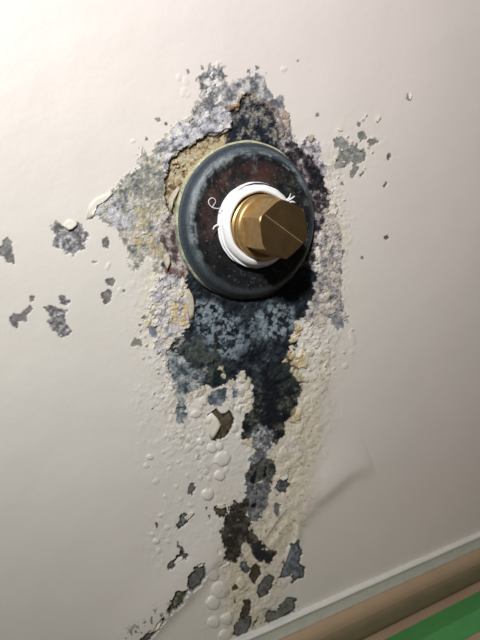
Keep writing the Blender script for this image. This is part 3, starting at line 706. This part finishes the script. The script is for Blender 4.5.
def lathe(prof, n=160, wob=None):
    """profile (radius, height) -> verts around the flange axis in local coordinates (axis = -y)"""
    vs = []
    for k, (r, h) in enumerate(prof):
        for i in range(n):
            a = 2*math.pi*i/n
            rr, hh = (r, h) if wob is None else wob(r, h, a, k)
            vs.append((rr*math.cos(a), -hh, rr*math.sin(a)))
    K = len(prof); fs = []
    for k in range(K-1):
        for i in range(n):
            fs.append((k*n+i, k*n+(i+1) % n, (k+1)*n+(i+1) % n, (k+1)*n+i))
    return np.array(vs), np.array(fs)
def resample(prof, ds):
    out = []
    for (a, b) in zip(prof[:-1], prof[1:]):
        L = math.hypot(b[0]-a[0], b[1]-a[1]); m = max(1, int(L/ds))
        for k in range(m): out.append((a[0]+(b[0]-a[0])*k/m, a[1]+(b[1]-a[1])*k/m))
    out.append(prof[-1]); return out

flange = bpy.data.objects.new('pipe_flange', None); COL.objects.link(flange); flange.location = (FC[0], 0, FC[2])
tag(flange, 'round dark weathered metal flange with pale rim on the corroded wall', 'flange')
def flange_part(name, prof, colf, mat, ds=0.0006, n=300, wob=None, rghf=None, label=None):
    pr = resample(prof, ds); vs, fs = lathe(pr, n, wob)
    ang = np.arctan2(vs[:, 2], vs[:, 0]); rad = np.hypot(vs[:, 0], vs[:, 2])
    cc, rg = colf(vs, ang, rad)
    o = mesh_obj(name, vs, fs, mat, flange, True, None, cc, rg)
    if label: o['label'] = label
    return o
def fn(vs, s, size, octs=4):  # noise on the flange, size in mm
    return fbm(vs[:, 0]*1000+200, vs[:, 2]*1000+200, size, s, octs, 0.65)
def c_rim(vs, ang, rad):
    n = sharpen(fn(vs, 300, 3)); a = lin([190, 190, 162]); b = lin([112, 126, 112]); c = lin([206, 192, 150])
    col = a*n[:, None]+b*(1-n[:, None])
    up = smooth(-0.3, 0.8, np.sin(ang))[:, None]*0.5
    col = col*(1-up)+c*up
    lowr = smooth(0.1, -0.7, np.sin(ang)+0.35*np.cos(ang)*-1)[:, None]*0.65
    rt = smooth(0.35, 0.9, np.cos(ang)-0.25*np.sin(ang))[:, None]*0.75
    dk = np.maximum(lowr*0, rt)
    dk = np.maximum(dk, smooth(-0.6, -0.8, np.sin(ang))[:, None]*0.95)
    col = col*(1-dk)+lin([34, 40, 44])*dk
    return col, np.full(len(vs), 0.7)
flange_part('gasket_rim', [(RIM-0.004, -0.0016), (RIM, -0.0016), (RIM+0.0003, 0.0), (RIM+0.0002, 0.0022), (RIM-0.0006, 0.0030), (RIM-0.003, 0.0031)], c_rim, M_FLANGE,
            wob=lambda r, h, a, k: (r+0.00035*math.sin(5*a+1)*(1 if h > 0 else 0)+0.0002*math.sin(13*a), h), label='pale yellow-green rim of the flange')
def c_body(vs, ang, rad):
    n = sharpen(fn(vs, 310, 4)); n2 = sharpen(fn(vs, 315, 9)); streak = sharpen(fbm(rad*1000*2.2, ang*6+50, 1.0, 320, 4, 0.6), 2.2)
    dark = lin([26, 27, 30]); blue = lin([80, 90, 97]); pale = lin([138, 146, 150]); maro = lin([72, 48, 44]); olive = lin([92, 90, 72]); grey = lin([92, 92, 90])
    ones = np.ones(len(vs))
    def mx(a, b, f): f = np.clip(f, 0, 1)[:, None]; return a*(1-f)+b*f
    s, c = np.sin(ang), np.cos(ang)
    col = dark*(0.7+0.6*n)[:, None]
    # face: brown red top left, dirty grey flecks, blue-black bottom
    face = smooth(0.0405, 0.0380, rad)
    top = smooth(-0.15, 0.45, s*0.85-c*0.45)
    col = mx(col, maro*ones[:, None], face*top*smooth(0.05, 0.8, n2)*smooth(0.037, 0.031, rad)*0.9*smooth(0.016, 0.022, rad))
    col = mx(col, grey*ones[:, None], face*smooth(0.60, 0.80, fn(vs, 330, 5))*0.75*smooth(-0.9, 0.2, s+0.4*c))
    col = mx(col, olive*ones[:, None], face*smooth(0.3, 0.9, c)*smooth(0.5, 0.7, fn(vs, 333, 7))*0.6)
    col = mx(col, pale*ones[:, None], face*smooth(0.70, 0.80, fn(vs, 336, 1.3, 3))*0.3)
    # the pale ring where face turns into bevel, and streaky blue bevel
    bev = smooth(0.0380, 0.0404, rad)
    col = mx(col, blue*ones[:, None]*(0.7+0.6*streak)[:, None], bev*(0.45+0.5*smooth(-0.7, 0.3, s-0.45*c)))
    col = mx(col, pale*ones[:, None], smooth(0.0365, 0.0385, rad)*smooth(0.0425, 0.0405, rad)*smooth(0.40, 0.75, 0.5*n+0.5*streak)*smooth(-0.3, 0.5, s-0.5*c)*0.75)
    col = mx(col, lin([44, 52, 60])*ones[:, None], smooth(0.0422, 0.0430, rad)*smooth(0.0450, 0.0442, rad)*0.8)
    rg = 0.36+0.25*n
    return col, rg
prof = [(RIM-0.0010, 0.0026), (0.0455, 0.0038), (0.0451, 0.0046), (0.0443, 0.0052), (0.0440, 0.0060), (0.0430, 0.0074), (0.0418, 0.0086), (0.0406, 0.0093), (0.0396, 0.0097),
        (0.0380, 0.0098), (0.0350, 0.0098), (0.0300, 0.0096), (0.0262, 0.0096), (0.0240, 0.0100), (0.0228, 0.0105)]
flange_part('flange_body', prof, c_body, M_FLANGE)
flange_part('threaded_boss', [(0.0229, 0.0100), (0.0227, 0.0140), (0.0222, 0.0146), (0.0205, 0.0146), (0.0200, 0.0120)], lambda v, a, r: (np.ones((len(v), 1))*lin([40, 42, 46]), np.full(len(v), .5)), M_FLANGE)

# ------------------------------------------------------------------ white thread tape
M_TAPE = material('thread_tape', tuple(lin([244, 244, 246])), 0.55, bump=(500, 0.25, 0.0005), spec=0.4)
bsdf = M_TAPE.node_tree.nodes['Principled BSDF']; bsdf.inputs['Subsurface Weight'].default_value = 0.12; bsdf.inputs['Subsurface Radius'].default_value = (0.001, 0.001, 0.001); bsdf.inputs['Subsurface Scale'].default_value = 1
tape = bpy.data.objects.new('thread_tape', None); COL.objects.link(tape); tape.location = (FC[0]-0.0005, 0, FC[2]-0.0014)
tag(tape, 'white plumber thread tape wound in layers around the brass plug', 'tape')
def wrap(name, r_out, h0, h1, seed, r_in=0.0190):
    r_out *= 0.99
    rr = random.Random(seed); ph = [rr.uniform(0, 6.28) for _ in range(6)]
    m = (h0+h1)/2
    prof = [(r_in, h0+0.0002), (r_out-0.0008, h0), (r_out-0.0001, h0+0.0004)]
    prof += [(r_out, h0+(h1-h0)*k) for k in (0.35, 0.6, 0.8)]
    prof += [(r_out-0.0003, h1-0.0004), (r_out-0.0010, h1), (r_in, h1-0.0001)]
    def wob(r, h, a, k):
        e = (0.0001 if seed % 2 else -0.0001)+0.00022*math.sin(2*a+ph[0])+0.00012*math.sin(5*a+ph[1])+0.00008*math.sin(11*a+ph[2])+0.00005*math.sin(23*a+ph[3])
        tilt = 0.0006*math.sin(a+ph[4])+0.00012*math.sin(7*a+ph[5])
        return (r+(e if r > r_in+.001 else 0), h+tilt)
    vs, fs = lathe(resample(prof, 0.0005), 180, wob)
    return mesh_obj(name, vs, fs, M_TAPE, tape, True)
wraps = [(0.0246, 0.0098, 0.0112), (0.0250, 0.0108, 0.0121), (0.0245, 0.0117, 0.0129), (0.0243, 0.0126, 0.0139), (0.0237, 0.0137, 0.0150), (0.0231, 0.0148, 0.0162)]
for k, (ro, a, b) in enumerate(wraps): wrap('tape_layer', ro, a, b, 40+k)
# rolled front lip that slopes to the brass
vs, fs = lathe(resample([(0.0232, 0.0152), (0.0231, 0.0162), (0.0226, 0.0172), (0.0216, 0.0182), (0.0206, 0.0188), (0.0196, 0.0186), (0.0189, 0.0176), (0.0187, 0.0150)], 0.0004), 180,
               lambda r, h, a, k: (r+0.0004*math.sin(a*2+2.2)+0.00012*math.sin(9*a), h+0.0004*math.sin(a+2.4)+0.00012*math.sin(6*a+1)))
lip = mesh_obj('tape_lip', vs, fs, M_TAPE, tape, True)
def tube(name, pts, rad, mat, parent, taper=None, res=8, flat=1.0):
    pts = [Vector(p) for p in pts]
    dense = []
    for i in range(len(pts)-1):
        p0 = pts[max(i-1, 0)]; p1 = pts[i]; p2 = pts[i+1]; p3 = pts[min(i+2, len(pts)-1)]
        for s in range(6):
            t = s/6
            dense.append(0.5*((2*p1)+(-p0+p2)*t+(2*p0-5*p1+4*p2-p3)*t*t+(-p0+3*p1-3*p2+p3)*t**3))
    dense.append(pts[-1]); n = len(dense); vs = []; fs = []
    for i, p in enumerate(dense):
        t = (dense[min(i+1, n-1)]-dense[max(i-1, 0)]).normalized()
        a = t.cross(Vector((0.1, 1, 0.05))).normalized(); b = t.cross(a)
        rr = rad*(1 if taper is None else 1-(1-taper)*i/(n-1))
        for k in range(res):
            q = 2*math.pi*k/res; vs.append(p+a*math.cos(q)*rr+b*math.sin(q)*rr*flat)
    for i in range(n-1):
        for k in range(res): fs.append((i*res+k, i*res+(k+1) % res, (i+1)*res+(k+1) % res, (i+1)*res+k))
    fs.append(tuple(range(res))[::-1]); fs.append(tuple((n-1)*res+k for k in range(res)))
    return mesh_obj(name, vs, fs, mat, parent, True)
def loc_at(px, py, h):   # point at height h over the wall seen at that pixel, in flange coordinates
    p = to_wall([[px, py]], -h)[0]; return (p[0]-FC[0], p[1], p[2]-FC[2]+0.0022)
tube('loose_strand', [loc_at(223, 209, .0150), loc_at(219, 210, .0155), loc_at(213.5, 209, .0150), loc_at(210, 205.5, .0150), loc_at(209.6, 202, .0150), loc_at(212, 199.6, .0152), loc_at(215, 200, .0150), loc_at(216.5, 203, .0145), loc_at(214.5, 206.5, .0135), loc_at(213, 209, .013)], 0.00022, M_TAPE, tape)
for e in [[(286, 203, .017), (290, 199, .018), (291.5, 195, .019)], [(287, 203, .017), (292, 200, .018), (295.5, 197.5, .018)], [(287, 204, .0165), (293, 203, .017), (296, 204, .0165)], [(219, 226, .0135), (215.5, 228, .0145), (214, 231, .0145)]]:
    tube('frayed_end', [loc_at(*q) for q in e], 0.0007, M_TAPE, tape, 0.45, 8, 0.4)

# ------------------------------------------------------------------ brass plug
M_BRASS = material('dull_brass', tuple(lin([176, 144, 96])), 0.42, 0.62, noise=(260, 0.75, 1.2), bump=(900, 0.15, 0.0003))
M_BRASS2 = material('bright_brass_edge', tuple(lin([214, 184, 132])), 0.5, 0.5)
M_FACE = material('dark_reflection_brass', tuple(lin([138, 110, 74])), 0.42, 0.88, noise=(160, 0.85, 1.15), bump=(1200, 0.12, 0.0003))  # darker copy of the brass; the face's dark reflection is in the colour
plug = bpy.data.objects.new('brass_plug', None); COL.objects.link(plug); plug.location = (FC[0], 0, FC[2]-0.0022)
tag(plug, 'brass hexagonal pipe plug screwed into the flange through white tape', 'plug')
# threaded shank inside the tape
thr = [(0.0150, 0.009)]
for k in range(8):
    h = 0.0095+k*0.0011; thr += [(0.0186, h), (0.0178, h+0.00055)]
thr += [(0.0184, 0.0185)]
vs, fs = lathe(thr, 96, lambda r, h, a, k: (r, h+0.0011*a/(2*math.pi) if 0 < k < len(thr)-1 else h))
mesh_obj('threaded_shank', vs, fs, M_BRASS, plug, False)
# round shoulder
HX, HS = 0.0225, 0.0412
vs, fs = lathe(resample([(0.0120, 0.0178), (0.0178, 0.0178), (0.0182, 0.0182), (0.0182, 0.0202), (0.0178, 0.0214), (0.0166, 0.0222), (0.0140, 0.0226), (0.0100, 0.0226)], 0.0008), 128)
mesh_obj('round_shoulder', vs, fs, M_BRASS, plug, True)
# hex head with chamfered front corners
RC = 0.0163
def view_angle(px, py, h):
    x, y, z = loc_at(px, py, h); return math.atan2(z, x), math.hypot(x, z)
hv = [(277.2, 200.2), (302.9, 209.8), (301.7, 243.7), (289.8, 260.2), (263.7, 250.6), (264.8, 216.7)]
A = [view_angle(a, b, HS) for a, b in hv]; print('hex', [(round(math.degrees(a)), round(r*1000, 1)) for a, r in A])
off = np.mean([((math.degrees(a)-k*-60) % 360) if True else 0 for k, (a, r) in enumerate(A)]); 
zz = sum(complex(math.cos(6*a), math.sin(6*a)) for a, r in A); ROT = math.atan2(zz.imag, zz.real)/6
print('rot', math.degrees(ROT))
bm = bmesh.new()
def ring(h, R):
    out = []
    ap = RC*math.cos(math.pi/6)
    for k in range(6):
        a0 = ROT+k*math.pi/3
        for s in range(8):                          # points along the side from corner k to k+1, clipped by circle R
            t = s/8
            p = Vector((math.cos(a0), math.sin(a0)))*(1-t)+Vector((math.cos(a0+math.pi/3), math.sin(a0+math.pi/3)))*t
            p = p*RC
            L = p.length; rr = min(L, R)
            p = p*(rr/L); out.append(bm.verts.new((p.x, -h, p.y)))
    return out
rings = [ring(0.0215, RC), ring(0.0222, RC), ring(HS-0.0012, RC), ring(HS-0.0005, RC*0.975), ring(HS, RC*0.93)]
for a, b in zip(rings[:-1], rings[1:]):
    for i in range(48): bm.faces.new((a[i], a[(i+1) % 48], b[(i+1) % 48], b[i]))
bm.faces.new(rings[0][::-1]); 
bmesh.ops.recalc_face_normals(bm, faces=bm.faces)
hexo = bm_obj('hex_head', bm, M_BRASS, plug, False)
bm = bmesh.new(); vsr = []
for k in range(48):
    co = rings and None
me = hexo.data
top = [v.co.copy() for v in me.vertices][-48:]
bm = bmesh.new(); tv = [bm.verts.new(c) for c in top]; bv = [bm.verts.new(c*1.0+Vector((0, -0.0001, 0))) for c in top]
cv = bm.verts.new((0, -HS-0.00025, 0))
for i in range(48):
    bm.faces.new((tv[i], tv[(i+1) % 48], bv[(i+1) % 48], bv[i])); bm.faces.new((bv[i], bv[(i+1) % 48], cv))
bmesh.ops.recalc_face_normals(bm, faces=bm.faces)
face = bm_obj('hex_face', bm, M_FACE, plug, False); face['label'] = 'flat end face of the brass hexagon, dark reflection painted in'
# raised casting line corner to corner
_a, _b = loc_at(265.4, 217, HS), loc_at(301, 243.5, HS); ca = math.atan2(_a[2]-_b[2], _a[0]-_b[0])
bm = bmesh.new()
L0, L1 = RC*0.86, -RC*0.86; wv = 0.00028
dvx, dvz = math.cos(ca), math.sin(ca); nx_, nz2 = -dvz, dvx
rows = []
for k in range(13):
    t = L0+(L1-L0)*k/12
    x, z = dvx*t, dvz*t
    y = -HS-0.0001-0.00015*(1-abs(t)/RC)
    rows.append([bm.verts.new((x+nx_*wv, y+0.0001, z+nz2*wv)), bm.verts.new((x, y-0.00022, z)), bm.verts.new((x-nx_*wv, y+0.0001, z-nz2*wv))])
for a, b in zip(rows[:-1], rows[1:]):
    bm.faces.new((a[0], a[1], b[1], b[0])); bm.faces.new((a[1], a[2], b[2], b[1]))
bmesh.ops.recalc_face_normals(bm, faces=bm.faces)
bm_obj('casting_line', bm, M_BRASS2, face, False)['label'] = 'thin bright raised line across the hexagon face'

# ------------------------------------------------------------------ ledge, kick board and floor below the wall
def extrude(name, prof, mat, x0=-0.36, x1=0.42, n=60, parent=None, wob=0.0):
    """prof = list of (y, z)"""
    xs = np.linspace(x0, x1, n); vs = []; fs = []
    K = len(prof)
    for i, x in enumerate(xs):
        for k, (y, z) in enumerate(prof):
            vs.append((x, y+wob*math.sin(9*x*13+k), z+wob*math.sin(7*x*17+k*2)))
    for i in range(n-1):
        for k in range(K-1): fs.append((i*K+k, (i+1)*K+k, (i+1)*K+k+1, i*K+k+1))
    return mesh_obj(name, vs, fs, mat, parent, True)
M_LEDGE = material('ledge_paint', tuple(lin([226, 224, 216])), 0.3, noise=(120, 0.93, 1.05), bump=(500, 0.15, 0.0004))
LZ = LEDGE
arc = [(-0.0026*math.sin(t*math.pi/2/6)-0.0014, LZ-0.0016*(1-math.cos(t*math.pi/2/6))+0.0010) for t in range(7)]
prof = [(0.004, LZ+0.0012), (-0.0004, LZ+0.0012)]+arc+[(-0.0037, LZ-0.0014), (-0.0030, LZ-0.0022), (-0.0026, LZ-0.005), (-0.0012, LZ-0.0145), (-0.0012, LZ-0.0158), (-0.0008, LZ-0.0161), (0.004, LZ-0.0161)]
led = extrude('trim_1', prof, M_LEDGE, wob=0.0001)
tag(led, 'off-white rounded steel seam ledge running along the bottom of the wall', 'ledge', kind='structure')
M_BEIGE = material('beige_board', tuple(lin([176, 150, 122])), 0.7, noise=(40, 0.93, 1.05))
ZB = LZ-0.0161
prof = [(0.010, ZB+0.0005), (-0.0008, ZB+0.0002), (-0.0030, ZB-0.0010), (-0.0055, ZB-0.0030), (-0.0068, ZB-0.0060), (-0.0072, ZB-0.0100), (-0.0072, ZB-0.0330)]
bb = extrude('baseboard_front', prof, M_BEIGE)
tag(bb, 'beige rounded kickboard under the off-white ledge', 'baseboard', kind='structure')
M_BAND = material('brown_band', tuple(lin([126, 112, 84])), 0.8, noise=(60, 0.9, 1.08))  # raised band along the kickboard, in a darker olive-brown
sl = extrude('trim_2', [(-0.0066, ZB-0.0092), (-0.0078, ZB-0.0100), (-0.0092, ZB-0.0116), (-0.0100, ZB-0.0145), (-0.0106, ZB-0.0210), (-0.0108, ZB-0.0240), (-0.0100, ZB-0.0262), (-0.0066, ZB-0.0274)], M_BAND)
tag(sl, 'olive-brown band running along the beige kickboard', 'trim', kind='structure')
ZF = ZB-0.0290
M_FLOOR = material('beige_floor', tuple(lin([176, 148, 122])), 0.7, noise=(30, 0.92, 1.06))
vs = [(-0.5, 0.02, ZF), (0.5, 0.02, ZF), (0.5, -0.6, ZF), (-0.5, -0.6, ZF), (-0.5, 0.02, ZF-.01), (0.5, 0.02, ZF-.01), (0.5, -0.6, ZF-.01), (-0.5, -0.6, ZF-.01)]
fl = mesh_obj('floor', vs, [(0, 3, 2, 1), (4, 5, 6, 7), (3, 7, 6, 2), (0, 1, 5, 4)], M_FLOOR, None, False)
tag(fl, 'plain beige floor in front of the kickboard', 'floor', kind='structure')
def floor_y(px, py):
    v = d+(px-240)/F*r_-(py-320)/F*u_; t = (ZF-CAM[2])/v[2]; return (CAM+v*t)
ya = floor_y(440, 612)[1]; yb = floor_y(475, 634)[1]; print('green y', ya, yb, 'ledge z', LZ, 'floor', ZF)
M_GREEN = material('green_strip', tuple(lin([84, 158, 90])), 0.6, noise=(60, 0.92, 1.06))
w_ = yb-ya
prof = [(ya, ZF), (ya-0.0002, ZF+0.0010), (ya-0.0008, ZF+0.0014), (ya+w_*0.45, ZF+0.0016), (ya+w_*0.49, ZF+0.0026), (ya+w_*0.55, ZF+0.0026), (ya+w_*0.59, ZF+0.0016), (yb+0.0008, ZF+0.0014), (yb+0.0002, ZF+0.0010), (yb, ZF)]
g = extrude('floor_strip', prof, M_GREEN, -0.45, 0.49, 40)
tag(g, 'green plastic strip with a raised bead lying on the beige floor', 'strip')
